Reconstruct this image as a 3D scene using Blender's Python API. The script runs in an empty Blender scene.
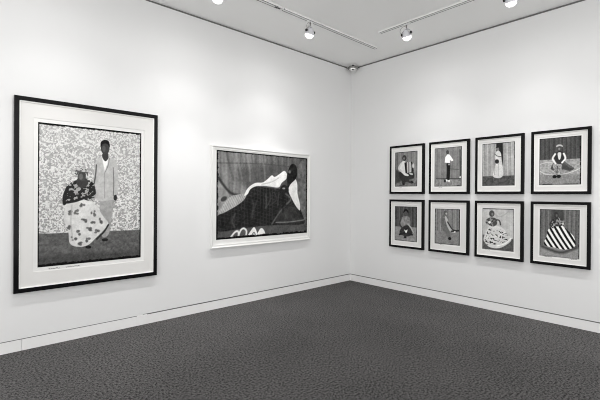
import bpy, bmesh, math, random
import numpy as np
from mathutils import Vector, Matrix

C = bpy.context.scene.collection
PI = math.pi

# ---------------------------------------------------------------- measures (metres)
H = 3.757          # ceiling height
BH = 0.106         # baseboard height
FAR = -7.4         # how far the room runs back past the camera
CAM = (-5.404, -4.5746, 1.5)
F_PX, YAW, PIT, ROL, CY = 395.59, 0.8298, -0.0034, 0.0069, 196.85


# ---------------------------------------------------------------- materials
def mat(name, color, rough=0.6, metal=0.0, spec=0.5, emit=None, emit_s=0.0):
    m = bpy.data.materials.new(name)
    m.use_nodes = True
    b = m.node_tree.nodes['Principled BSDF']
    b.inputs['Base Color'].default_value = (*color, 1)
    b.inputs['Roughness'].default_value = rough
    b.inputs['Metallic'].default_value = metal
    b.inputs['Specular IOR Level'].default_value = spec
    if emit:
        b.inputs['Emission Color'].default_value = (*emit, 1)
        b.inputs['Emission Strength'].default_value = emit_s
    return m


def plaster(name, color, scale=60, bump=0.02, rough=0.75):
    m = mat(name, color, rough, spec=0.25)
    nt = m.node_tree
    b = nt.nodes['Principled BSDF']
    tc = nt.nodes.new('ShaderNodeTexCoord')
    n = nt.nodes.new('ShaderNodeTexNoise')
    n.inputs['Scale'].default_value = scale
    n.inputs['Detail'].default_value = 6
    n2 = nt.nodes.new('ShaderNodeTexNoise')
    n2.inputs['Scale'].default_value = 1.3
    n2.inputs['Detail'].default_value = 3
    mx = nt.nodes.new('ShaderNodeMix')
    mx.data_type = 'RGBA'
    mx.inputs[6].default_value = (*[c * 0.985 for c in color], 1)
    mx.inputs[7].default_value = (*[min(1, c * 1.01) for c in color], 1)
    bp = nt.nodes.new('ShaderNodeBump')
    bp.inputs['Strength'].default_value = bump
    bp.inputs['Distance'].default_value = 0.002
    L = nt.links.new
    L(tc.outputs['Object'], n.inputs['Vector'])
    L(tc.outputs['Object'], n2.inputs['Vector'])
    L(n2.outputs['Fac'], mx.inputs[0])
    L(mx.outputs[2], b.inputs['Base Color'])
    L(n.outputs['Fac'], bp.inputs['Height'])
    L(bp.outputs['Normal'], b.inputs['Normal'])
    return m


def carpet_mat():
    m = mat('carpet', (0.07, 0.068, 0.068), 0.95, spec=0.1)
    nt = m.node_tree
    b = nt.nodes['Principled BSDF']
    L = nt.links.new
    tc = nt.nodes.new('ShaderNodeTexCoord')
    v = nt.nodes.new('ShaderNodeTexVoronoi')
    v.inputs['Scale'].default_value = 95
    n = nt.nodes.new('ShaderNodeTexNoise')
    n.inputs['Scale'].default_value = 57
    n.inputs['Detail'].default_value = 5
    n.inputs['Roughness'].default_value = 0.75
    big = nt.nodes.new('ShaderNodeTexNoise')
    big.inputs['Scale'].default_value = 1.1
    big.inputs['Detail'].default_value = 3
    r = nt.nodes.new('ShaderNodeValToRGB')
    r.color_ramp.elements[0].position = 0.41
    r.color_ramp.elements[0].color = (0.012, 0.0118, 0.0123, 1)
    r.color_ramp.elements[1].position = 0.59
    r.color_ramp.elements[1].color = (0.150, 0.146, 0.145, 1)
    mx = nt.nodes.new('ShaderNodeMix')
    mx.data_type = 'RGBA'
    mx.blend_type = 'MULTIPLY'
    mx.inputs[0].default_value = 1.0
    r2 = nt.nodes.new('ShaderNodeValToRGB')
    r2.color_ramp.elements[0].position = 0.3
    r2.color_ramp.elements[0].color = (0.86, 0.86, 0.86, 1)
    r2.color_ramp.elements[1].position = 0.7
    r2.color_ramp.elements[1].color = (1.06, 1.05, 1.05, 1)
    add = nt.nodes.new('ShaderNodeMath')
    add.operation = 'MULTIPLY_ADD'
    add.inputs[1].default_value = 0.03
    bp = nt.nodes.new('ShaderNodeBump')
    bp.inputs['Strength'].default_value = 0.4
    bp.inputs['Distance'].default_value = 0.006
    L(tc.outputs['Object'], v.inputs['Vector'])
    L(tc.outputs['Object'], n.inputs['Vector'])
    L(tc.outputs['Object'], big.inputs['Vector'])
    L(v.outputs['Distance'], add.inputs[0])
    L(n.outputs['Fac'], add.inputs[2])
    L(add.outputs[0], r.inputs['Fac'])
    L(big.outputs['Fac'], r2.inputs['Fac'])
    L(r.outputs['Color'], mx.inputs[6])
    L(r2.outputs['Color'], mx.inputs[7])
    L(mx.outputs[2], b.inputs['Base Color'])
    L(n.outputs['Fac'], bp.inputs['Height'])
    L(bp.outputs['Normal'], b.inputs['Normal'])
    return m


def print_mat():
    m = mat('gelatin_print', (0.5, 0.5, 0.5), 0.5, spec=0.12)
    nt = m.node_tree
    a = nt.nodes.new('ShaderNodeVertexColor')
    a.layer_name = 'ink'
    nt.links.new(a.outputs['Color'], nt.nodes['Principled BSDF'].inputs['Base Color'])
    return m


M = dict(
    wall=plaster('wall_paint', (0.805, 0.805, 0.803)),
    ceil=plaster('ceiling_paint', (0.92, 0.92, 0.91), 40),
    board=plaster('baseboard_paint', (0.86, 0.855, 0.85), 90, 0.01, 0.45),
    carpet=carpet_mat(),
    gap_shade=mat('painted_gap_shade', (0.15, 0.15, 0.147), 0.7),
    black=mat('black_lacquer', (0.006, 0.006, 0.0065), 0.14, spec=0.14),
    black_matt=mat('black_stained_wood', (0.006, 0.006, 0.0062), 0.6, spec=0.1),
    white=mat('white_lacquer', (0.80, 0.80, 0.78), 0.3, spec=0.5),
    fillet=mat('white_fillet', (0.88, 0.88, 0.86), 0.6),
    mat=plaster('mat_board', (0.745, 0.737, 0.72), 150, 0.01, 0.9),
    paper=mat('print_paper', (0.80, 0.795, 0.78), 0.55, spec=0.3),
    print=print_mat(),
    ink=mat('pen_ink', (0.05, 0.05, 0.055), 0.6),
    track=mat('track_enamel', (0.84, 0.84, 0.83), 0.4),
    groove=mat('track_groove', (0.05, 0.05, 0.05), 0.6),
    chrome=mat('brushed_chrome', (0.72, 0.72, 0.74), 0.22, 1.0),
    silver=mat('silver_enamel', (0.74, 0.74, 0.78), 0.3, 0.2),
    knob=mat('black_plastic', (0.008, 0.008, 0.009), 0.4),
    cable=mat('grey_cable', (0.22, 0.22, 0.21), 0.6),
    lamp=mat('lit_lamp', (0.9, 0.9, 0.9), 0.4, emit=(1.0, 0.985, 0.96), emit_s=6.0),
    steel=mat('grey_steel', (0.28, 0.28, 0.27), 0.3, 1.0),
    dome=mat('smoked_dome', (0.8, 0.8, 0.79), 0.07, 1.0),
)


# ---------------------------------------------------------------- mesh helpers
def obj(name, bm, m, parent=None, smooth=False):
    me = bpy.data.meshes.new(name)
    bmesh.ops.recalc_face_normals(bm, faces=bm.faces)
    bm.to_mesh(me)
    bm.free()
    ms = m if isinstance(m, (list, tuple)) else [m]
    for k in ms:
        me.materials.append(k)
    if smooth:
        for p in me.polygons:
            p.use_smooth = True
        try:
            me.set_sharp_from_angle(angle=math.radians(40))
        except Exception:
            pass
    o = bpy.data.objects.new(name, me)
    C.objects.link(o)
    if parent:
        o.parent = parent
    return o


def thing(name, label, cat, loc=(0, 0, 0), rotz=0.0, group=None):
    o = bpy.data.objects.new(name, None)
    o.empty_display_size = 0.05
    C.objects.link(o)
    o.location = loc
    o.rotation_euler = (0, 0, rotz)
    o['label'] = label
    o['category'] = cat
    if group:
        o['group'] = group
    return o


def struct(name, bm, m):
    o = obj(name, bm, m)
    o['kind'] = 'structure'
    return o


def add_box(bm, a, b, mi=0, bevel=0.0):
    x0, y0, z0 = a
    x1, y1, z1 = b
    vs = [bm.verts.new(p) for p in [(x0, y0, z0), (x1, y0, z0), (x1, y1, z0), (x0, y1, z0),
                                    (x0, y0, z1), (x1, y0, z1), (x1, y1, z1), (x0, y1, z1)]]
    fs = [bm.faces.new([vs[i] for i in f]) for f in
          [(0, 3, 2, 1), (4, 5, 6, 7), (0, 1, 5, 4), (1, 2, 6, 5), (2, 3, 7, 6), (3, 0, 4, 7)]]
    for f in fs:
        f.material_index = mi
    if bevel:
        es = list({e for f in fs for e in f.edges})
        bmesh.ops.bevel(bm, geom=es, offset=bevel, segments=2, profile=0.6, affect='EDGES')


def add_lathe(bm, prof, segs=28, mtx=None):
    """prof: list of (r, z); turned about the z axis, then moved by mtx"""
    mtx = mtx or Matrix.Identity(4)
    rings = []
    for r, z in prof:
        if r < 1e-6:
            rings.append([bm.verts.new(mtx @ Vector((0, 0, z)))])
        else:
            rings.append([bm.verts.new(mtx @ Vector((r * math.cos(2 * PI * i / segs), r * math.sin(2 * PI * i / segs), z)))
                          for i in range(segs)])
    for a, b in zip(rings, rings[1:]):
        for i in range(segs):
            j = (i + 1) % segs
            if len(a) == 1 and len(b) == 1:
                continue
            if len(a) == 1:
                bm.faces.new([a[0], b[i], b[j]])
            elif len(b) == 1:
                bm.faces.new([a[i], b[0], a[j]])
            else:
                bm.faces.new([a[i], b[i], b[j], a[j]])


def add_tube(bm, pts, r, segs=10):
    pts = [Vector(p) for p in pts]
    rings = []
    n = len(pts)
    up = Vector((0.13, 0.21, 0.97))
    for i, p in enumerate(pts):
        t = (pts[min(i + 1, n - 1)] - pts[max(i - 1, 0)]).normalized()
        s = t.cross(up)
        if s.length < 0.1:
            s = t.cross(Vector((1, 0, 0)))
        s.normalize()
        u = s.cross(t)
        rings.append([bm.verts.new(p + s * r * math.cos(2 * PI * k / segs) + u * r * math.sin(2 * PI * k / segs))
                      for k in range(segs)])
    for a, b in zip(rings, rings[1:]):
        for k in range(segs):
            j = (k + 1) % segs
            bm.faces.new([a[k], a[j], b[j], b[k]])
    bm.faces.new(rings[0][::-1])
    bm.faces.new(rings[-1])


def ring_rails(bm, w, h, prof):
    """mitred picture frame: prof = closed list of (inset from the outer edge, depth out of the wall);
    local x right, z up, out of the wall = -y; the centre of the frame is the origin"""
    loops = []
    for ins, d in prof:
        x, z = w / 2 - ins, h / 2 - ins
        loops.append([bm.verts.new(p) for p in [(-x, -d, -z), (x, -d, -z), (x, -d, z), (-x, -d, z)]])
    n = len(loops)
    for i in range(n):
        a, b = loops[i], loops[(i + 1) % n]
        for k in range(4):
            j = (k + 1) % 4
            bm.faces.new([a[k], a[j], b[j], b[k]])


# ---------------------------------------------------------------- the room
def wall_profile(bm, pts, x0, x1, swap):
    """extrude the (y, z) outline along the wall"""
    def P(x, y, z):
        return (y, x, z) if swap else (x, y, z)
    a = [bm.verts.new(P(x0, y, z)) for y, z in pts]
    b = [bm.verts.new(P(x1, y, z)) for y, z in pts]
    n = len(pts)
    for i in range(n):
        j = (i + 1) % n
        bm.faces.new([a[i], a[j], b[j], b[i]])
    bm.faces.new(a)
    bm.faces.new(b[::-1])


GT = 0.024         # shadow gap under the ceiling


def panel(g):
    return [(0, BH + g), (0, H - GT), (0.035, H - GT), (0.035, H), (0.16, H), (0.16, 0), (0.018, 0), (0.018, BH + g)]


bm = bmesh.new()
wall_profile(bm, panel(0.014), -3.66, 0.16, False)
wall_profile(bm, panel(0.008), FAR, -3.66, False)
struct('wall_left', bm, M['wall'])
bm = bmesh.new()
wall_profile(bm, panel(0.013), FAR, 0.0, True)
struct('wall_right', bm, M['wall'])

bm = bmesh.new()
for x0, x1, y in ((FAR, -4.812, -0.0005), (-4.8085, -3.728, 0.0), (-3.61, 0.0, -0.001)):
    add_box(bm, (x0, y, 0), (x1, 0.018, BH))
struct('baseboard_left', bm, M['board'])
bm = bmesh.new()
add_box(bm, (0.0, FAR, 0), (0.018, 0.0, BH))
struct('baseboard_right', bm, M['board'])
bm = bmesh.new()
add_box(bm, (-3.7265, -0.004, 0), (-3.6115, 0.018, BH + 0.006), bevel=0.002)
struct('trim_1', bm, M['board'])

# added strips in the shadow gaps, coloured dark to deepen the shade there
for k, (a, b) in enumerate([((FAR, 0.012, H - GT), (0.012, 0.034, H)), ((0.012, FAR, H - GT), (0.034, 0.034, H)),
                            ((FAR, 0.005, BH), (0.005, 0.0175, BH + 0.008)), ((0.005, FAR, BH), (0.0175, 0.0175, BH + 0.012))]):
    bm = bmesh.new()
    add_box(bm, a, b)
    struct('trim_%d' % (k + 2), bm, M['gap_shade'])

bm = bmesh.new()
add_box(bm, (FAR, FAR, -0.1), (0.16, 0.16, 0))
struct('floor', bm, M['carpet'])
bm = bmesh.new()
add_box(bm, (FAR, FAR, H), (0.16, 0.16, H + 0.12))
struct('ceiling', bm, M['ceil'])


# ---------------------------------------------------------------- painting the prints, tone by tone
def vnoise(X, Y, cell, seed, octv=1):
    out = np.zeros_like(X)
    amp, tot = 1.0, 0.0
    for o in range(octv):
        rs = np.random.RandomState(seed + 31 * o)
        gx, gy = X / cell, Y / cell
        nx, ny = int(gx.max()) + 3, int(gy.max()) + 3
        G = rs.rand(ny, nx)
        ix, iy = np.floor(gx).astype(int), np.floor(gy).astype(int)
        fx, fy = gx - ix, gy - iy
        fx, fy = fx * fx * (3 - 2 * fx), fy * fy * (3 - 2 * fy)
        v = (G[iy, ix] * (1 - fx) + G[iy, ix + 1] * fx) * (1 - fy) + (G[iy + 1, ix] * (1 - fx) + G[iy + 1, ix + 1] * fx) * fy
        out += amp * v
        tot += amp
        amp *= 0.55
        cell *= 0.5
    return out / tot


def spline(P, closed=True, k=6):
    n = len(P)
    out = []
    for i in range(n if closed else n - 1):
        if closed:
            p0, p1, p2, p3 = P[i - 1], P[i], P[(i + 1) % n], P[(i + 2) % n]
        else:
            p0, p1, p2, p3 = P[max(i - 1, 0)], P[i], P[i + 1], P[min(i + 2, n - 1)]
        for j in range(k):
            t = j / k
            out.append(tuple(0.5 * (2 * p1[c] + (p2[c] - p0[c]) * t + (2 * p0[c] - 5 * p1[c] + 4 * p2[c] - p3[c]) * t * t
                                    + (3 * p1[c] - p0[c] - 3 * p2[c] + p3[c]) * t ** 3) for c in (0, 1)))
    if not closed:
        out.append(tuple(P[-1]))
    return out


class Pic:
    """a black-and-white picture laid out on a grid of w x h metres; shapes are drawn on the
    drawing sheet whose corners are quad = TL, TR, BL, BR"""
    def __init__(s, w, h, nx, ny, quad):
        s.w, s.h, s.nx, s.ny = w, h, nx, ny
        s.X, s.Y = np.meshgrid(np.linspace(0, w, nx), np.linspace(0, h, ny))
        s.T = np.full_like(s.X, 128.0)
        A, B = [], []
        for (u, v), (x, y) in zip(quad, [(0, h), (w, h), (0, 0), (w, 0)]):
            A += [[u, v, 1, 0, 0, 0, -x * u, -x * v], [0, 0, 0, u, v, 1, -y * u, -y * v]]
            B += [x, y]
        s.Hm = np.append(np.linalg.solve(np.array(A, float), np.array(B, float)), 1).reshape(3, 3)
        s.px = w / ((quad[1][0] - quad[0][0]))      # metres to one unit of the sheet

    def mp(s, P):
        q = np.c_[np.array(P, float), np.ones(len(P))] @ s.Hm.T
        return q[:, :2] / q[:, 2:]

    def blend(s, a, tone):
        s.T = s.T * (1 - a) + tone * a

    def poly(s, P, tone, soft=0.5, smooth=True, op=1.0):
        Q = s.mp(spline(P) if smooth else P)
        d2 = np.full_like(s.X, 1e9)
        ins = np.zeros(s.X.shape, bool)
        for i in range(len(Q)):
            (ax, ay), (bx, by) = Q[i], Q[(i + 1) % len(Q)]
            dx, dy = bx - ax, by - ay
            t = np.clip(((s.X - ax) * dx + (s.Y - ay) * dy) / (dx * dx + dy * dy + 1e-12), 0, 1)
            d2 = np.minimum(d2, (s.X - ax - t * dx) ** 2 + (s.Y - ay - t * dy) ** 2)
            c = (ay > s.Y) != (by > s.Y)
            ins ^= c & (s.X < dx * (s.Y - ay) / (dy if abs(dy) > 1e-12 else 1e-12) + ax)
        d = np.sqrt(d2) * np.where(ins, 1, -1)
        a = np.clip(d / (soft * s.px) + 0.5, 0, 1)
        s.blend(a * a * (3 - 2 * a) * op, tone)

    def oval(s, u, v, ru, rv, tone, soft=0.5, rot=0.0, op=1.0):
        P = [(u + ru * math.cos(t) * math.cos(rot) - rv * math.sin(t) * math.sin(rot),
              v + ru * math.cos(t) * math.sin(rot) + rv * math.sin(t) * math.cos(rot)) for t in [2 * PI * i / 20 for i in range(20)]]
        s.poly(P, tone, soft, False, op)

    def line(s, P, tone, wd, soft=0.5, op=1.0):
        Q = s.mp(spline(P, False))
        d2 = np.full_like(s.X, 1e9)
        for (ax, ay), (bx, by) in zip(Q, Q[1:]):
            dx, dy = bx - ax, by - ay
            t = np.clip(((s.X - ax) * dx + (s.Y - ay) * dy) / (dx * dx + dy * dy + 1e-12), 0, 1)
            d2 = np.minimum(d2, (s.X - ax - t * dx) ** 2 + (s.Y - ay - t * dy) ** 2)
        a = np.clip((wd * s.px / 2 - np.sqrt(d2)) / (soft * s.px) + 0.5, 0, 1)
        s.blend(a * op, tone)

    def n(s, cell, seed, octv=1):
        return vnoise(s.X, s.Y, cell * s.px, seed, octv)

    def folds(s, base, amp, period, seed, wob=0.6):
        """hanging cloth: soft upright stripes"""
        ph = s.X / (period * s.px) * 2 * PI + wob * 6 * vnoise(s.X, s.Y * 0.12, 9 * s.px, seed)
        return base + amp * (0.6 * np.sin(ph) + 0.4 * np.sin(ph * 2.3 + 1)) + amp * 0.8 * (s.n(1.2, seed + 3) - 0.5)

    def below(s, v_left, v_right, u0, u1, tone, soft=0.6):
        s.poly([(u0 - 6, v_left), (u1 + 6, v_right), (u1 + 6, v_right + 200), (u0 - 6, v_left + 200)], tone, soft, False)

    def edge(s, l, r, t, b, tone=12, jag=0.5, seed=5):
        """uneven black margin of the negative, widths in sheet units"""
        j = (1 - jag) + 2 * jag * s.n(1.6, seed, 2)
        for dist, wd in ((s.X, l), (s.w - s.X, r), (s.h - s.Y, t), (s.Y, b)):
            if wd:
                s.blend(np.clip((wd * s.px * j - dist) / (0.35 * s.px) + 0.5, 0, 1), tone)


INK = 1.0         # brightness of bare paper


def print_mesh(pic, name, parent, x, z, d):
    """the picture as one sheet, its lower left corner at (x, z) on the mount, d out of the wall"""
    me = bpy.data.meshes.new(name)
    nx, ny = pic.nx, pic.ny
    co = np.stack([x + pic.X, np.full_like(pic.X, -d), z + pic.Y], -1).reshape(-1, 3)
    i = np.arange(nx * ny).reshape(ny, nx)
    q = np.stack([i[:-1, :-1], i[:-1, 1:], i[1:, 1:], i[1:, :-1]], -1).reshape(-1, 4)
    # a back sheet closes the print to a real thickness
    nb = nx * ny
    back = np.array([(x, -d + 0.0008, z), (x + pic.w, -d + 0.0008, z), (x + pic.w, -d + 0.0008, z + pic.h), (x, -d + 0.0008, z + pic.h)])
    co = np.vstack([co, back])
    faces = q.tolist() + [[nb + 3, nb + 2, nb + 1, nb]]
    faces += [i[0, ::-1].tolist() + [nb, nb + 1], i[-1, :].tolist() + [nb + 2, nb + 3]]
    faces += [i[:, 0].tolist() + [nb + 3, nb], i[::-1, -1].tolist() + [nb + 1, nb + 2]]
    me.from_pydata(co.tolist(), [], faces)
    tone = 122 + (pic.T - 118) * 1.14 + 22 * (pic.n(0.9, 201, 2) - 0.5) + 16 * (pic.n(5, 203, 2) - 0.5)
    t = np.clip(tone, 6, 250) / 255.0
    lin = np.where(t <= 0.04045, t / 12.92, ((t + 0.055) / 1.055) ** 2.4) * INK
    lin = np.append(lin.reshape(-1), [0.5] * 4)
    col = np.stack([lin * 1.0, lin * 0.995, lin * 0.98, np.ones_like(lin)], -1)
    at = me.color_attributes.new('ink', 'FLOAT_COLOR', 'POINT')
    at.data.foreach_set('color', col.astype(np.float32).reshape(-1))
    me.materials.append(M['print'])
    o = bpy.data.objects.new(name, me)
    C.objects.link(o)
    o.parent = parent
    return o


def add_scrawl(bm, x, z, ln, hgt, d, seed, wd=0.0022):
    """an illegible pen line lying on the paper"""
    rnd = random.Random(seed)
    pts = []
    n = int(ln / (hgt * 0.35))
    for i in range(n):
        pts.append((x + ln * i / n + rnd.uniform(-0.2, 0.2) * hgt, z + (hgt * rnd.uniform(0.35, 1.0) if i % 2 else hgt * rnd.uniform(-0.1, 0.3))))
    pts = spline(pts, False, 4)
    for a, b in zip(pts, pts[1:]):
        if rnd.random() < 0.06:
            continue
        v = Vector((b[0] - a[0], b[1] - a[1]))
        if v.length < 1e-6:
            continue
        nrm = Vector((-v.y, v.x)).normalized() * wd / 2
        bm.faces.new([bm.verts.new((p[0] + s * nrm.x, -d, p[1] + s * nrm.y)) for p, s in ((a, 1), (b, 1), (b, -1), (a, -1))])


# ---------------------------------------------------------------- framed pictures
def framed(label, group, wall, c, size, face, depth, img, pic, window=None, bars=()):
    """c = (along the wall, height) of the frame's centre; img = left, bottom, right, top of the picture on the frame"""
    if wall == 'left':
        t = thing('framed_photograph', label, 'picture', (c[0], 0, c[1]), 0, group)
    else:
        t = thing('framed_photograph', label, 'picture', (0, c[0], c[1]), -PI / 2, group)
    w, h = size
    r = 0.0025
    bm = bmesh.new()
    ring_rails(bm, w, h, [(0, 0), (0, depth - r), (r * 0.3, depth - r * 0.3), (r, depth), (face - r, depth), (face, depth - r), (face, 0.012),
                          (face + 0.006, 0.012), (face + 0.006, 0.0)])
    obj('frame', bm, M['black'] if w > 1 else M['black_matt'], t)
    fw = 0.006 if w < 1 else 0.009
    bm = bmesh.new()
    md = depth - 0.013                                     # face of the mat
    ring_rails(bm, w - 2 * face, h - 2 * face, [(0, md - 0.002), (0, depth - 0.005), (fw, depth - 0.006), (fw, md - 0.002)])
    obj('fillet', bm, M['fillet'], t)
    l, b, rr, tp = img
    ox, oz = w / 2 - face - 0.0005, h / 2 - face - 0.0005
    # mat with a bevelled window, paper showing inside it
    m = window
    inner = (l - m, b - m * 1.1, rr + m, tp + m)
    bm = bmesh.new()
    def rect(x0, z0, x1, z1, d):
        return [bm.verts.new(p) for p in [(x0, -d, z0), (x1, -d, z0), (x1, -d, z1), (x0, -d, z1)]]
    bv = 0.0015
    loops = [rect(-ox, -oz, ox, oz, 0.012), rect(-ox, -oz, ox, oz, md), rect(inner[0] - bv, inner[1] - bv, inner[2] + bv, inner[3] + bv, md),
             rect(*inner, md - 0.0025), rect(*inner, 0.012)]
    for a, bb in zip(loops, loops[1:] + loops[:1]):
        for k in range(4):
            j = (k + 1) % 4
            bm.faces.new([a[k], a[j], bb[j], bb[k]])
    obj('mat', bm, M['mat'], t)
    bm = bmesh.new()
    pd = md - 0.0032
    add_box(bm, (inner[0] - 0.01, -pd, inner[1] - 0.01), (inner[2] + 0.01, -0.0125 + 0.0005, inner[3] + 0.01))
    sheet = obj('mount_paper', bm, M['paper'], t)
    print_mesh(pic, 'print', t, l, b, pd + 0.001)
    if bars:
        for (x, z, ln, hg, sd, wd) in bars:
            bm = bmesh.new()
            add_scrawl(bm, x, z, ln, hg, pd + 0.0014, sd, wd)
            obj('signature', bm, M['ink'], t)
    return t


def img_rect(c, x0, x1, z0, z1, sgn):
    a, b = sgn * (x0 - c[0]), sgn * (x1 - c[0])
    return (min(a, b), z0 - c[1], max(a, b), z1 - c[1])


# --- the large double portrait (a plain studio couple)
q = [(38.5, 121.5), (141.3, 134), (37.7, 266.5), (141, 258.3)]
p = Pic(0.992, 1.413, 230, 320, q)
sw = p.n(1.9, 3, 2)
sw2 = p.n(1.5, 9, 1)
p.T = 204 - 78 * np.clip((np.abs(sw - 0.5) < 0.055) + 0.75 * (sw2 > 0.6), 0, 1) * (0.62 + 0.38 * (1 - p.Y / p.h))
p.below(233, 230.5, 38, 141, 92 + 46 * (p.n(2.2, 12, 3) - 0.5), 0.8)
p.below(256, 250, 38, 141, 74 + 30 * (p.n(2, 14, 3) - 0.5), 7)
# standing figure
p.poly([(101, 195), (114, 195), (112, 216), (109, 234), (102, 236), (100, 214)], 148 + 20 * (p.n(3, 17) - .5))
p.poly([(96, 161), (101, 157.5), (109, 157.5), (115.5, 161), (118, 172), (118.5, 190), (115.5, 196), (113.5, 200), (96.5, 200), (94, 186), (94, 170)],
       176 + 22 * (p.n(3, 18, 2) - 0.5))
p.line([(96.5, 165), (95.5, 176), (94, 184)], 85, 1.4)
p.line([(113.2, 168), (113.8, 182), (113.4, 196)], 105, 0.9)
p.poly([(102, 158), (108.5, 157.5), (107.5, 164), (104.8, 171)], 226, smooth=False)
p.line([(109.5, 158.5), (108, 166), (104.8, 173)], 120, 0.7)
p.line([(104.8, 173), (104.8, 198)], 128, 0.6)
p.poly([(102.5, 154), (107.5, 153), (108.5, 158), (105.5, 161.5), (102.5, 158)], 62)
p.oval(105.2, 148, 4.4, 6.8, 66)
p.poly([(100.6, 147), (101, 142), (105, 140), (109, 142), (109.7, 147.5), (107, 144.2), (103, 144.2)], 30)
p.oval(103.8, 149, 1.6, 3.2, 92, 1.6)
p.oval(115.4, 198, 1.8, 3, 48)
# seated figure
p.poly([(67, 201), (76, 197), (86, 198), (95, 204), (103, 216), (108.5, 224), (103, 231), (96, 238), (88, 245), (78, 246.5), (70, 243), (68.5, 232), (64, 219), (65, 208)],
       198 + 26 * (p.n(4, 21, 2) - 0.5))
rs = random.Random(4)
for fu, fv in [(83, 206), (76, 212), (84, 220), (70, 227), (93, 213), (80, 232), (94, 224), (88, 239), (74, 238), (100, 221), (69, 213), (89, 230), (98, 231), (81, 243)]:
    for k in range(4):
        p.oval(fu + rs.uniform(-2.2, 2.2), fv + rs.uniform(-2.2, 2.2), rs.uniform(0.9, 1.7), rs.uniform(0.9, 1.7), 84, 0.9, op=0.8)
p.line([(72, 205), (71, 222), (73, 240)], 160, 0.8, 1.2)
p.line([(108.5, 225), (104, 232), (97, 239)], 52, 1.8)
p.poly([(69, 184), (76, 180), (88, 180), (94, 184), (96, 195), (92, 201), (80, 199), (66, 203), (63.5, 202), (65, 192)], 46 + 110 * (p.n(2.2, 25, 2) > 0.57))
p.line([(68, 187), (64.5, 196), (64.5, 203)], 44, 3.2)
p.line([(67, 202), (76, 200.5), (86, 197)], 46, 2.6)
p.line([(93, 187), (94, 194), (86, 197)], 48, 2.4)
p.poly([(78, 178), (86, 178), (88, 184), (82, 188), (77, 184)], 64)
p.oval(82, 175.5, 4.1, 5.8, 70)
p.oval(81, 176.6, 2.0, 3.0, 104, 1.4)
p.poly([(75.6, 176), (75, 171), (79, 168.2), (85, 168.5), (88, 172), (88, 177), (86, 173), (81, 171.5), (78, 174)], 88 + 90 * (p.n(1.5, 31) > 0.55))
p.oval(88.5, 247, 3, 1.6, 34)
p.oval(105, 240, 3.2, 1.6, 36)
p.edge(1.0, 1.4, 2.0, 2.6, 10, 0.35)
cb = (-4.1973, 1.4911)
framed('large black framed photograph of a standing man beside a seated figure, on the left wall', None, 'left', cb, (1.3685, 1.8665), 0.041, 0.04,
       img_rect(cb, -4.690, -3.698, 0.783, 2.196, 1), p, 0.036,
       bars=[(-0.40, -0.737, 0.10, 0.012, 3, 0.0025), (-0.25, -0.735, 0.13, 0.011, 8, 0.0025)])

# --- the wide picture in the white frame
q = [(217, 150), (307.8, 158.5), (216.3, 239.8), (306.8, 232.8)]
p = Pic(1.632, 1.176, 270, 200, q)
u = p.X / p.w
p.T = p.folds(122, 15, 8, 41, 0.9) - 34 * np.clip((u - 0.25) * 1.6, 0, 1) + 14 * (p.n(7, 44, 2) - 0.5)
p.poly([(240, 168), (286, 166), (286, 190), (262, 190), (240, 182)], 78 + 18 * (p.n(2, 47, 2) - .5), 9, op=0.75)
p.line([(217, 163), (262, 164), (300, 168)], 66, 0.8, 0.9, 0.6)
p.line([(219, 178), (226, 188), (233, 194), (246, 196)], 40, 1.8, 1.4, 0.8)
p.poly([(217, 182), (225, 190), (229, 196), (224, 206), (217, 214)], 138 + 40 * (p.n(3, 50, 2) - .5), 1.4)
p.poly([(299, 164), (306, 166), (305, 214), (300, 206), (298, 184)], 104 + 50 * (p.n(2.2, 52, 2) - .5), 1.2)
p.poly([(217, 228), (240, 227), (262, 224), (290, 223), (310, 221), (312, 245), (210, 245)], 84 + 24 * (p.n(2, 54, 2) - .5), 0.8)
# pale cloth on the couch at the left
st = 0.5 + 0.5 * np.sin((p.X + 0.6 * p.Y) / (2.1 * p.px) * 2 * PI)
p.poly([(229, 198), (236, 195), (247, 194), (242, 202), (232, 209), (221, 214), (220, 210)], 146 + 26 * st + 30 * (p.n(2, 77, 2) - .5), 0.7)
p.oval(224, 199, 3.4, 2.2, 58, 1.2, -0.6)
# dark reclining mass
ck = (np.sin(p.X / (3.0 * p.px) * 2 * PI) > 0.85) | (np.sin((p.Y + 0.25 * p.X) / (2.8 * p.px) * 2 * PI) > 0.88)
dk = 40 + 15 * ck + 18 * (p.n(2.4, 57, 2) - 0.5)
p.poly([(217, 217), (226, 212), (238, 205), (245, 199), (249, 190), (254, 186), (264, 187.5), (274, 188.5), (283, 190), (290, 193), (297, 203), (303, 216), (303.5, 224),
        (285, 225), (262, 226), (240, 229), (217, 231)], dk, 0.7)
p.poly([(280, 210), (295, 207), (300, 216), (302, 222), (278, 224)], 60 + 20 * (p.n(2, 59) - .5), 2)
p.line([(272, 224), (280, 212), (288, 203), (291, 199)], 92, 1.2, 1)
p.line([(276, 222.5), (290, 222), (304, 220)], 128, 0.8, 0.7)
rs = random.Random(12)
for k in range(16):
    u0 = 222 + k * 4.4
    v0 = 218 - 0.55 * (u0 - 222) + rs.uniform(-1, 4)
    v0 = max(v0, 193)
    p.line([(u0, v0), (u0 + rs.uniform(-3, 3), v0 + 7), (u0 + rs.uniform(-7, 2), min(v0 + rs.uniform(12, 20), 227))], rs.choice([24, 28, 74, 84]), rs.uniform(0.7, 1.5), 1.4, 0.75)
for k in range(12):
    u0 = 222 + k * 5
    p.line([(u0, 152 + 0.09 * (u0 - 217)), (u0 + rs.uniform(1, 4), 168), (u0 + rs.uniform(3, 10), rs.uniform(178, 186))], rs.choice([70, 84, 140, 148]), rs.uniform(0.7, 1.6), 1.6, 0.5)
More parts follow.
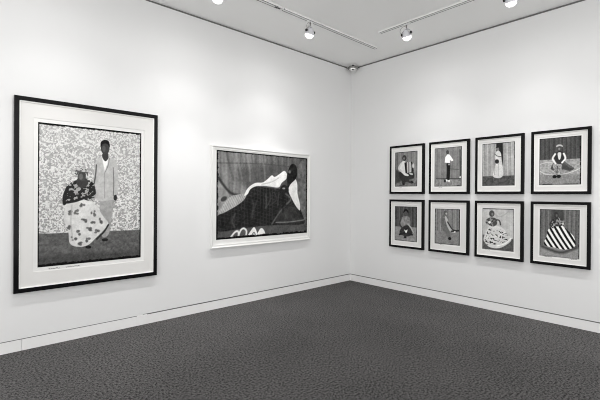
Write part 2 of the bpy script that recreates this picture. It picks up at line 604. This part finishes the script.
# white drapery
p.poly([(244.5, 196), (246.5, 190.5), (250.5, 186), (256, 183), (263, 182.5), (268, 179), (272, 175.5), (275, 177), (280, 174), (284.5, 171), (287.3, 174.5),
        (286.5, 179), (282, 183), (279, 187.5), (272, 187), (264, 186), (256, 186.5), (250.5, 189.5), (248, 194)], 216 + 16 * (p.n(3, 61) - .5), 0.6)
p.line([(262, 184.5), (272, 182), (279, 178)], 176, 0.6, 0.8)
p.poly([(289, 192), (289.5, 186), (293, 182), (295.5, 179), (297.5, 184), (297.8, 194), (300, 204), (300, 210.5), (296.5, 207), (292.5, 200)], 212 + 20 * (p.n(3, 63) - .5), 0.6)
p.poly([(287.5, 184), (287, 177), (289.5, 168), (292.5, 164), (296.5, 166), (297.5, 173), (296, 179), (291, 184), (288, 189)], 36 + 20 * (p.n(1.5, 64) - .5), 0.8)
p.oval(284.6, 190, 4.4, 5, 44, 0.9)
p.oval(284, 188.6, 1.4, 0.9, 150, 0.9)
p.oval(290, 172, 1.3, 1.6, 105, 1.2)
p.line([(286, 194), (291, 199), (287, 204)], 96, 1.6, 1.2)
# pale slippers in front
for P in ([(231, 237), (235, 232.2), (238, 231.4), (239, 236)], [(238.5, 235.5), (241, 230), (244, 228.4), (246.5, 231), (246, 235.5)]):
    p.line(P, 212, 1.5, 0.7)
p.poly([(248.3, 235.8), (252, 229), (254.4, 227.2), (256.5, 231), (257, 235)], 222, 0.6)
p.poly([(257.6, 235), (259.6, 229.5), (262, 228.2), (264.4, 231), (264.6, 234.6)], 222, 0.6)
p.line([(251.5, 235.6), (254, 232.5), (255.6, 235.3)], 90, 0.8)
p.edge(1.2, 1.0, 0.8, 1.5, 12, 0.6, 8)
cm = (-1.9168, 1.4741)
t = thing('framed_photograph', 'wide photograph of a dark reclining figure in a white frame, near the corner', 'picture', (cm[0], 0, cm[1]))
w, h = 1.766, 1.341
bm = bmesh.new()
ring_rails(bm, w, h, [(0, 0), (0, 0.042), (0.002, 0.045), (0.010, 0.045), (0.020, 0.034), (0.040, 0.034), (0.046, 0.030), (0.052, 0.030), (0.054, 0.024), (0.054, 0.0)])
obj('frame', bm, M['white'], t)
bm = bmesh.new()
add_box(bm, (-w / 2 + 0.05, -0.024, -h / 2 + 0.05), (w / 2 - 0.05, -0.004, h / 2 - 0.05))
obj('mount_paper', bm, M['paper'], t)
im = img_rect(cm, -2.722, -1.092, 0.912, 2.087, 1)
p.w, p.h
print_mesh(p, 'print', t, im[0], im[1], 0.0252)

# --- the eight small photographs on the right wall
YC = [(-0.8449, -1.4517), (-1.5354, -2.1356), (-2.2187, -2.821), (-2.9035, -3.5084)]
ROW = [(1.5369, 2.2974), (0.6909, 1.4477)]
QUADS = [
    [(395.2, 152.2), (417.2, 151.2), (394.8, 186.3), (417.1, 186.8)],
    [(434.4, 148.4), (461.7, 146.3), (434.4, 186.2), (461.5, 186.7)],
    [(482.2, 143.9), (514.9, 141.6), (482.2, 185.8), (514.6, 185.6)],
    [(539.3, 138.7), (581.1, 135.7), (539.3, 184.7), (581.1, 184.7)],
    [(394.9, 206.2), (416.9, 206.7), (394.4, 240.4), (416.6, 242)],
    [(434.8, 208.5), (459.8, 209.3), (434.4, 243.5), (459.6, 245.7)],
    [(482.2, 208.2), (513.9, 208.9), (482.2, 249), (513.4, 251.6)],
    [(539.7, 209.4), (579.6, 209.8), (539.3, 256), (579.2, 258.8)]]
RECT = [(-0.940, -1.336, 1.652, 2.195), (-1.619, -2.028, 1.645, 2.203), (-2.311, -2.715, 1.646, 2.204), (-2.992, -3.415, 1.648, 2.204),
        (-0.941, -1.337, 0.800, 1.341), (-1.629, -2.008, 0.813, 1.323), (-2.318, -2.709, 0.805, 1.349), (-3.002, -3.405, 0.796, 1.356)]
pics = []
for k in range(8):
    y0, y1, z0, z1 = RECT[k]
    pics.append(Pic(y0 - y1, z1 - z0, 120, 160, QUADS[k]))

p = pics[0]                                                # seated player with a squeeze box
p.T = p.folds(124, 12, 5, 71) - 20 * (p.X / p.w < 0.12)
p.below(178, 178, 395, 417, 112 + 60 * (p.n(1.2, 72, 2) - .5), 1.5)
p.poly([(395, 170), (399, 172), (401, 180), (395, 182)], 66, 1.5)
p.poly([(399, 172), (412, 171), (414, 178), (409, 180), (412, 184), (406, 182), (403, 185), (401, 180)], 54, 0.9)
p.poly([(401.5, 162), (405, 161), (406, 175), (402, 173), (399, 168.5)], 206, 0.8)
p.line([(401, 163.5), (398.6, 168), (401.5, 171)], 190, 1.6)
p.poly([(404.6, 162.6), (411.4, 161.6), (412.6, 171.8), (406, 173.4)], 70 + 130 * (np.sin(p.X / (1.7 * p.px) * 2 * PI) > 0.1), 0.4, False)
p.poly([(404.2, 162.6), (405.8, 162.4), (407.2, 173.4), (405.4, 173.6)], 36, 0.4, False)
p.poly([(410.6, 161.8), (412, 162), (413.6, 171.6), (412, 172)], 40, 0.4, False)
p.oval(413, 166, 1.0, 2.4, 190, 0.6)
p.oval(406, 174.6, 2.8, 1.2, 206, 0.6, 0.4)
p.oval(411, 174, 2.0, 1.0, 180, 0.6, 0.4)
p.oval(404.2, 158, 2.1, 2.9, 58, 0.7)
p.oval(403.9, 158.4, 0.9, 1.3, 120, 0.8)
p.oval(411.8, 182.2, 1.8, 1, 36, 0.6, 0.6)
p.oval(403.5, 184, 1.3, 1, 40, 0.6)
p.edge(0.5, 0.5, 0.6, 0.5, 60, 0.6, 3)
p.line([(398, 186.2), (407, 186.4)], 24, 0.8)

p = pics[1]                                                # white jacket, dark trousers
p.T = p.folds(122, 10, 5.5, 81) + 12 * (p.n(4, 82) - .5)
p.below(178.6, 178.6, 434, 462, 128 + 50 * (p.n(1.1, 83, 2) - .5), 0.8)
p.line([(436, 178.6), (461, 179.2)], 60, 0.8)
p.line([(459.8, 150), (460.2, 176)], 56, 1)
p.line([(450, 169), (459, 170)], 88, 0.6)
p.poly([(446.4, 163), (449.8, 163), (449.8, 171), (449.2, 179.5), (446.4, 179.5), (446.6, 170)], 36, 0.6)
p.poly([(444.4, 162.6), (445, 157), (447.2, 154.2), (449.4, 154.8), (453.2, 160.4), (451.6, 161.6), (449.6, 160), (449.7, 163.4)], 232, 0.5, False)
p.oval(447.2, 152.3, 1.4, 2.0, 64, 0.6)
p.oval(448.7, 164.6, 1, 0.8, 150, 0.6)
p.oval(446.2, 180.5, 1.3, 1.1, 226, 0.5)
p.oval(448.8, 181, 1.3, 0.9, 226, 0.5)
p.oval(444.8, 181, 1, 1.5, 40, 0.6)
p.oval(460, 177.6, 0.8, 0.8, 220, 0.5)
p.edge(0.4, 0.5, 0.5, 0.5, 66, 0.6, 4)
p.line([(438, 186), (440, 186.1)], 28, 0.7)
p.line([(457, 186.1), (460, 186.3)], 28, 0.7)

p = pics[2]                                                # long pale dress between curtains
p.T = p.folds(156, 22, 5, 91) - 12 * (p.n(6, 92) - .5)
p.poly([(496, 142), (502.6, 141), (503, 160), (502.4, 178), (494, 178), (496.2, 160)], 42, 0.8, False)
p.below(176.5, 175.5, 482, 515, 82 + 40 * (p.n(1.5, 93, 2) - .5), 1)
p.poly([(496, 152), (498.2, 150.4), (500.6, 153), (501.4, 158), (502.8, 176), (493, 176.6), (495.6, 164), (494.6, 157)], 196 + 30 * (p.n(1.5, 94, 2) - .5), 0.6)
p.line([(498.4, 160), (498.8, 176)], 150, 0.5)
p.line([(495.5, 160), (494.4, 175)], 150, 0.6)
p.oval(497.6, 148.6, 1.8, 2.2, 120, 0.6)
p.poly([(495.8, 148), (497.6, 145.8), (500, 147.6), (499.4, 151), (498.6, 147.8)], 40, 0.6)
p.line([(494.6, 154), (497, 156), (501.5, 157)], 84, 0.8)
p.oval(496.9, 161.6, 2.0, 2.2, 46, 0.7)
p.edge(0.4, 0.5, 0.7, 0.5, 58, 0.5, 5)

p = pics[3]                                                # sitter on a ringed rug
p.T = p.folds(76, 13, 4.2, 101)
p.below(160, 158.6, 539, 581, 150 + 60 * (p.n(1.6, 102, 2) - .5), 0.8)
p.line([(539, 170), (546, 174), (560, 174.5), (572, 172), (581, 168)], 200, 0.8)
p.line([(540, 164), (548, 162), (556, 164)], 190, 0.8)
p.below(175, 174, 539, 581, 132 + 40 * (p.n(1.4, 103, 2) - .5), 1)
p.poly([(552, 165), (556, 161), (563, 161), (569, 165), (574, 168.4), (570, 171), (563, 169.6), (556, 171), (551, 169)], 74, 0.7)
p.poly([(553, 164), (561, 163.6), (561.5, 170), (559.6, 175.4), (555, 175.4), (554, 170)], 140 + 70 * (p.n(1, 106) - .5), 0.7)
p.line([(557.2, 166), (557, 175)], 60, 0.7)
p.poly([(554.6, 154), (558, 151.4), (562, 151.4), (565, 154.4), (563.6, 163), (556, 163)], 52, 0.7)
p.line([(555, 154), (552.6, 158.6), (555.4, 163.4)], 214, 2.0, 0.7)
p.line([(563.6, 153.6), (565.2, 158.4), (562, 162.6)], 218, 2.0, 0.7)
p.poly([(557.6, 153), (561, 153), (560.2, 159), (558.4, 159)], 204, 0.5)
p.line([(564.4, 162), (569, 166.6), (573, 168)], 96, 1.6)
p.oval(559.3, 148.2, 2.2, 2.9, 74, 0.6)
p.oval(559.0, 149.0, 1.0, 1.3, 120, 0.7)
p.poly([(556, 147), (557, 144.8), (561, 144.6), (562.8, 146.8), (559.4, 146)], 176, 0.5)
p.oval(554.6, 176.6, 2.2, 1.7, 26, 0.5)
p.oval(558.8, 176.4, 2.2, 1.7, 26, 0.5)
p.edge(0.5, 1.0, 0.6, 0.3, 24, 0.7, 6)
p.line([(543, 184.3), (552, 184.3)], 14, 1.1, 0.3)
p.line([(564, 184.2), (578, 184.2)], 40, 0.9, 0.4)

p = pics[4]                                                # crouching figure, dark skirt
p.T = p.folds(78, 18, 4, 111)
p.below(226, 227.5, 394, 417, 138 + 34 * (p.n(1.2, 112, 2) - .5), 1.2)
p.poly([(401, 219), (404, 216.2), (408.4, 216.5), (410, 220), (409.6, 226), (404, 227.5), (400.6, 224.5)], 132 + 40 * (p.n(1.2, 113) - .5), 0.8)
p.line([(401, 218.5), (399.6, 224), (402, 228)], 70, 1.3)
p.poly([(400, 230), (404, 226), (409, 225.5), (412.5, 231), (411, 235), (406, 236.5), (400, 234)], 56 + 20 * (p.n(1, 114) - .5), 0.9)
p.line([(408, 224), (411, 228), (413, 232)], 166, 1.3)
p.line([(399.5, 234.5), (405, 233), (412, 234.5)], 44, 1.6)
p.poly([(404, 229.6), (405.6, 230.4), (407.4, 229.6), (406, 233.2)], 236, 0.5)
p.oval(405.9, 212.6, 1.9, 2.8, 84, 0.7)
p.poly([(403.4, 213), (404, 209.8), (406.4, 209), (408.2, 211), (408, 213.4), (406, 210.8)], 30, 0.6)
p.oval(405, 237.2, 1.4, 1, 36, 0.6)
p.edge(0.5, 0.5, 0.5, 0.4, 44, 0.6, 7)

p = pics[5]                                                # leaning figure on a stool
p.T = p.folds(124, 20, 5, 121)
p.below(230, 233, 434, 460, 128 + 30 * (p.n(1.2, 122, 2) - .5), 1.6)
p.poly([(441, 218), (444, 214), (447, 216.5), (447.6, 224), (445.6, 232), (441.6, 228), (440.4, 222)], 104 + 30 * (p.n(1.2, 123) - .5), 1.0)
p.poly([(444.8, 216.6), (447, 217.6), (449.6, 225), (454.4, 231.6), (453.4, 233), (448.8, 230), (446, 223)], 176, 0.7)
p.line([(447.6, 222), (452, 229), (456, 231)], 62, 1.2)
p.poly([(443, 226), (447.6, 227.5), (450.6, 237), (449, 239), (446, 234)], 108, 0.9)
p.line([(451.6, 231.2), (458.6, 230.6)], 42, 1.4)
p.oval(445.4, 212.8, 1.7, 2.3, 90, 0.7)
p.oval(446.2, 213.6, 0.9, 1.1, 168, 0.7)
p.oval(449.6, 238.6, 1.6, 1.5, 32, 0.6, 0.5)
p.oval(454.6, 231.8, 0.9, 0.7, 220, 0.4)
p.edge(0.7, 0.8, 0.5, 0.5, 40, 0.5, 8)

p = pics[6]                                                # wide spotted skirt
p.T = 176 + 26 * (p.n(3, 131, 2) - 0.5) + p.folds(0, 5, 6, 132)
p.line([(493, 213), (500, 217), (508, 212)], 150, 0.7, 1)
p.below(234, 240, 482, 514, 88 + 30 * (p.n(1.3, 133, 2) - .5), 1.2)
p.poly([(489, 226.6), (495, 226), (502.5, 228), (507, 234), (511, 238.6), (509.5, 242.5), (500, 248), (490, 247.5), (485, 243), (483.6, 238)], 198, 0.7)
bd = 0.5 + 0.5 * np.sin((p.Y + 0.26 * p.X) / (4.6 * p.px) * 2 * PI + 0.6)
sp = (p.n(1.1, 134) > 0.54)
p.poly([(488, 230), (496, 229), (504, 231), (509, 238), (507, 241), (498, 244), (488, 245.5), (484.6, 240)], 196 - 150 * (sp & (bd > 0.4)), 0.8)
p.line([(497, 246), (505, 243.6), (511, 238.4)], 226, 1.2)
p.line([(485, 237), (494, 237.4), (505, 232.5)], 220, 0.8)
p.poly([(486.4, 219.6), (491, 217.6), (496, 219), (497, 224), (493, 226.8), (488, 225), (485.4, 223)], 74 + 60 * (p.n(1.2, 136) > 0.6), 0.7)
p.line([(494, 220), (499, 220.6), (500.4, 225)], 70, 1.4)
p.oval(489.4, 222.6, 1.3, 1.3, 222, 0.6)
p.oval(491.6, 213.8, 2.7, 3.3, 72, 0.8)
p.oval(492.2, 214.4, 1, 1.4, 120, 0.9)
p.edge(0.4, 0.5, 0.6, 0.4, 84, 0.5, 9)
p.line([(483, 208.8), (513, 209.4)], 66, 0.7)

p = pics[7]                                                # broad striped skirt
p.T = p.folds(104, 20, 5, 141)
p.poly([(553, 209), (563, 209), (562, 236), (552, 236)], 74, 2.5)
p.below(246, 247, 539, 580, 142 + 30 * (p.n(1.2, 142, 2) - .5), 1.6)
p.line([(542, 247), (560, 252.5), (576, 247.5)], 74, 3, 2.5)
sd = np.sin((p.X * 0.86 + p.Y * 0.5) / (4.7 * p.px) * 2 * PI + 0.3 + 1.4 * np.sin(p.Y / p.h * 4)) > 0.0
p.poly([(548, 230), (553, 226), (560, 223.4), (564, 227), (568.5, 231), (573.5, 236), (575.5, 243), (573, 247.6), (564, 249.6), (556, 248), (546, 246.4), (543.6, 243), (546, 238)],
       np.where(sd, 226.0, 20.0), 0.5)
p.poly([(551, 225), (552.6, 220), (557, 217.6), (562, 219), (564.6, 223.6), (561, 226), (556, 226.5)], 56 + 90 * (p.n(1.2, 144) > 0.6), 0.8)
p.line([(552.4, 220), (550, 225), (553, 228)], 62, 1.4)
p.oval(556.2, 215, 2.4, 3.2, 58, 0.7)
p.oval(556.6, 215.6, 1.0, 1.4, 96, 0.9)
p.oval(563, 224, 1.0, 0.9, 200, 0.6)
p.edge(0.6, 0.8, 0.5, 0.3, 46, 0.6, 10)

LAB = ['small black framed photograph of a seated accordion player, top row nearest the corner',
       'small black framed photograph of a standing figure in white jacket and dark trousers',
       'small black framed photograph of a standing figure in a long pale dress between curtains',
       'small black framed photograph of a figure on a patterned rug, far right of top row',
       'small black framed photograph of a kneeling figure with dark curtains behind',
       'small black framed photograph of a figure leaning sideways, second in bottom row',
       'small black framed photograph of a figure in a wide spotted skirt before a pale wall',
       'small black framed photograph of a figure in a broad black and white striped skirt']
SIG = {0: [(-0.13, -0.280, 0.05, 0.006, 11, 0.002)],
       1: [(-0.15, -0.288, 0.06, 0.006, 12, 0.002)],
       5: [(-0.12, -0.270, 0.06, 0.006, 14, 0.002)],
       6: [(-0.16, -0.276, 0.06, 0.006, 15, 0.002)],
       7: [(-0.15, -0.283, 0.08, 0.008, 16, 0.0025), (0.09, -0.283, 0.09, 0.008, 17, 0.0025)]}
for k in range(8):
    ya, yb = YC[k % 4]
    za, zb = ROW[k // 4]
    c = ((ya + yb) / 2, (za + zb) / 2)
    y0, y1, z0, z1 = RECT[k]
    framed(LAB[k], 'small black framed photographs in two rows', 'right', c, (ya - yb, zb - za), 0.033, 0.04,
           img_rect(c, y1, y0, z0, z1, -1), pics[k], 0.016, SIG.get(k, ()))


# ---------------------------------------------------------------- lighting tracks
TY = -0.905        # the tracks hang this far from the walls
TD = 0.024         # track depth


def track(label, rot, loc, ln, splice=None):
    """the rail runs along local x from 0 (the end near the corner) to -ln"""
    t = thing('lighting_track', label, 'light track', loc, rot, None)
    spans = [(0.0, -ln)] if splice is None else [(0.0, splice[0]), (splice[1], -ln)]
    bm = bmesh.new()
    for a, b in spans:
        pts = [(-0.027, 0), (0.027, 0), (0.027, -TD), (0.0255, -TD), (0.0255, -0.006), (0.0135, -0.006), (0.0135, -TD),
               (-0.0135, -TD), (-0.0135, -0.006), (-0.0255, -0.006), (-0.0255, -TD), (-0.027, -TD)]
        va = [bm.verts.new((a, y, z)) for y, z in pts]
        vb = [bm.verts.new((b, y, z)) for y, z in pts]
        for i in range(12):
            j = (i + 1) % 12
            bm.faces.new([va[i], va[j], vb[j], vb[i]])
        bm.faces.new(va)
        bm.faces.new(vb[::-1])
    obj('rail', bm, M['track'], t)
    for a, b in spans:
        for y in (-0.0195, 0.0195):
            bm = bmesh.new()
            add_box(bm, (min(a, b), y - 0.0059, -TD + 0.0012), (max(a, b), y + 0.0059, -0.0062))
            obj('groove', bm, M['groove'], t)
    bm = bmesh.new()
    add_box(bm, (0.0, -0.027, -TD - 0.001), (0.014, 0.027, 0), bevel=0.002)
    obj('end_cap', bm, M['track'], t)
    if splice:
        bm = bmesh.new()
        add_box(bm, (splice[1], -0.020, -TD + 0.004), (splice[0], 0.020, 0), bevel=0.002)
        obj('connector', bm, M['track'], t)
        bm = bmesh.new()
        add_box(bm, (splice[1] - 0.05, -0.0085, -TD - 0.006), (splice[1] + 0.03, 0.0085, -TD), bevel=0.002)
        obj('feed_clip', bm, M['knob'], t)
    return t


track('pale ceiling light track running along the left wall, with a jointed connector', 0, (-0.51, TY, H), 5.6, (-1.83, -1.91))
track('pale ceiling light track running along the right wall', PI / 2, (TY - 0.03, -1.30, H), 5.0)


# ---------------------------------------------------------------- spotlights
def spotlight(label, loc, aim, energy):
    """loc on the track's underside; aim = the point on the wall it lights"""
    loc = Vector(loc)
    yawz = math.atan2(aim[1] - loc.y, aim[0] - loc.x)
    t = thing('spotlight', label, 'spotlight', loc, yawz, 'spotlights on the ceiling tracks')
    # adapter and stem
    bm = bmesh.new()
    add_box(bm, (-0.016, -0.045, -0.016), (0.016, 0.045, 0.0), bevel=0.003)
    obj('adapter', bm, M['track'], t)
    bm = bmesh.new()
    add_lathe(bm, [(0, -0.014), (0.011, -0.014), (0.011, -0.030), (0.007, -0.034), (0.007, -0.058), (0, -0.058)], 16)
    obj('stem', bm, M['cable'], t, True)
    # yoke: a bow from side to side over the head
    R = 0.062
    cz = -0.128
    bm = bmesh.new()
    arc = [(0, R * math.cos(a), cz + 0.058 * math.sin(a)) for a in [PI * i / 16 for i in range(17)]]
    for (x0, y0, z0), (x1, y1, z1) in zip(arc, arc[1:]):
        pass
    add_tube(bm, arc, 0.005, 8)
    obj('yoke', bm, M['chrome'], t, True)
    for s in (-1, 1):
        bm = bmesh.new()
        add_lathe(bm, [(0, 0), (0.015, 0), (0.0175, 0.003), (0.0175, 0.015), (0.014, 0.018), (0, 0.018)], 18,
                  Matrix.Translation((0, s * R * 0.94, cz)) @ Matrix.Rotation(-s * PI / 2, 4, 'X'))
        obj('knob', bm, M['knob'], t, True)
    # head tipped towards the wall
    tilt = math.radians(20)
    hm = Matrix.Translation((0, 0, cz)) @ Matrix.Rotation(-tilt, 4, 'Y')
    bm = bmesh.new()
    add_lathe(bm, [(0, 0.045), (0.020, 0.045), (0.026, 0.040), (0.030, 0.028), (0.048, 0.004), (0.056, -0.020), (0.0575, -0.042),
                   (0.0545, -0.042), (0.052, -0.028), (0.030, -0.010), (0, -0.008)], 32, hm)
    obj('head', bm, M['silver'], t, True)
    bm = bmesh.new()
    add_lathe(bm, [(0, -0.010), (0.030, -0.0115), (0.051, -0.028), (0.054, -0.040), (0.052, -0.056), (0.042, -0.072), (0.022, -0.083), (0, -0.086)], 32, hm)
    obj('bulb', bm, M['lamp'], t, True)
    bm = bmesh.new()
    w = [(0.006, 0, -0.050), (-0.012, 0.020, -0.034), (-0.020, 0.055, -0.040), (-0.020, 0.082, -0.075), (-0.012, 0.078, -0.105), (-0.004, 0.050, -0.095), (-0.002, 0.026, -0.086)]
    ws = []
    for i in range(len(w) - 1):
        p0, p1, p2, p3 = w[max(i - 1, 0)], w[i], w[i + 1], w[min(i + 2, len(w) - 1)]
        for j in range(5):
            s = j / 5
            ws.append(tuple(0.5 * (2 * p1[c] + (p2[c] - p0[c]) * s + (2 * p0[c] - 5 * p1[c] + 4 * p2[c] - p3[c]) * s * s
                                   + (3 * p1[c] - p0[c] - 3 * p2[c] + p3[c]) * s ** 3) for c in range(3)))
    add_tube(bm, ws, 0.0025, 6)
    obj('cable', bm, M['cable'], t, True)
    beam(loc + Vector((0, 0, cz - 0.097)), aim, energy)
    return t


def beam(pos, aim, energy):
    """a bright core, the main beam and the weak wide spill of the same reflector"""
    for e, size, drop in ((energy * 1.7, 56, 0.35), (energy * 0.7, 96, 0.0), (energy * 0.36, 168, 0.0)):
        li = bpy.data.lights.new('spot_beam', 'SPOT')
        li.energy = e
        li.spot_size = math.radians(size)
        li.spot_blend = 1.0
        li.shadow_soft_size = 0.015
        li.color = (1.0, 0.992, 0.985)
        o = bpy.data.objects.new('spot_beam', li)
        C.objects.link(o)
        o.location = pos
        o.rotation_euler = (Vector(aim) - Vector((0, 0, drop)) - Vector(pos)).to_track_quat('-Z', 'Y').to_euler()


EL, ER = 44, 34
zt = H - TD
spotlight('lit chrome spotlight on the left wall track, between the white frame and the corner', (-1.89, TY, zt), (-1.9, 0, 0.45), EL)
spotlight('lit spotlight at the top of the picture above the gap between the left wall frames', (-3.235, TY, zt), (-3.2, 0, 0.45), EL)
spotlight('lit chrome spotlight on the right wall track, shining above the small frames', (TY - 0.03, -1.71, zt), (0, -1.7, 0.45), ER)
spotlight('lit spotlight at the top of the picture above the right wall track', (TY - 0.03, -2.975, zt), (0, -2.95, 0.45), ER)
# the same tracks go on past the camera with lamps of the same kind
beam((-4.6, TY, zt - 0.2), (-4.55, 0, 0.45), EL * 0.75)
beam((-5.95, TY, zt - 0.2), (-5.9, 0, 0.45), EL * 0.6)
beam((TY - 0.03, -4.25, zt - 0.2), (0, -4.2, 0.45), ER)
beam((TY - 0.03, -5.5, zt - 0.2), (0, -5.5, 0.45), ER)

# ---------------------------------------------------------------- the little dome in the corner
t = thing('sensor_dome', 'small round silver sensor dome at the ceiling in the room corner', 'sensor', (-0.115, -0.125, H), PI / 4)
bm = bmesh.new()
add_lathe(bm, [(0, 0), (0.060, 0), (0.060, -0.012), (0.040, -0.016), (0.034, -0.030), (0, -0.030)], 32)
obj('base', bm, M['track'], t, True)
bm = bmesh.new()
add_lathe(bm, [(0.0, -0.028), (0.070, -0.028), (0.086, -0.034), (0.090, -0.046), (0.086, -0.060), (0.074, -0.064), (0.068, -0.058), (0, -0.056)], 40)
obj('ring', bm, M['steel'], t, True)
bm = bmesh.new()
add_lathe(bm, [(0.067, -0.057), (0.066, -0.070), (0.056, -0.088), (0.036, -0.102), (0.016, -0.108), (0, -0.109)], 40)
obj('dome', bm, M['dome'], t, True)
bm = bmesh.new()
add_box(bm, (-0.060, -0.018, -0.030), (-0.036, 0.018, -0.004), bevel=0.004)
obj('socket', bm, M['knob'], t)

# ---------------------------------------------------------------- added plain world light standing in for the rest of the gallery, camera
w = bpy.data.worlds.new('gallery')
bpy.context.scene.world = w
w.use_nodes = True
bg = w.node_tree.nodes['Background']
bg.inputs['Color'].default_value = (1.0, 0.997, 0.99, 1)
bg.inputs['Strength'].default_value = 1.64

cam = bpy.data.cameras.new('camera')
co = bpy.data.objects.new('camera', cam)
C.objects.link(co)
cam.sensor_fit = 'HORIZONTAL'
cam.sensor_width = 36
cam.lens = F_PX / 600 * 36
cam.shift_y = -(200 - CY) / 600
cam.clip_start = 0.05
fw = Vector((math.cos(YAW), math.sin(YAW), 0))
rt = Vector((math.sin(YAW), -math.cos(YAW), 0))
up = Vector((0, 0, 1))
fw, up = fw * math.cos(PIT) + up * math.sin(PIT), up * math.cos(PIT) - fw * math.sin(PIT)
rt, up = rt * math.cos(ROL) + up * math.sin(ROL), up * math.cos(ROL) - rt * math.sin(ROL)
co.matrix_world = Matrix.Translation(CAM) @ Matrix((rt, up, -fw)).transposed().to_4x4()
sc = bpy.context.scene
sc.camera = co
vs = sc.view_settings
vs.view_transform = 'Standard'
vs.look = 'None'
vs.exposure = 0.09
vs.gamma = 1.0
vs.use_curve_mapping = False
sc.cycles.max_bounces = 8
sc.cycles.diffuse_bounces = 5
sc.cycles.use_denoising = True
sc.cycles.filter_width = 1.0
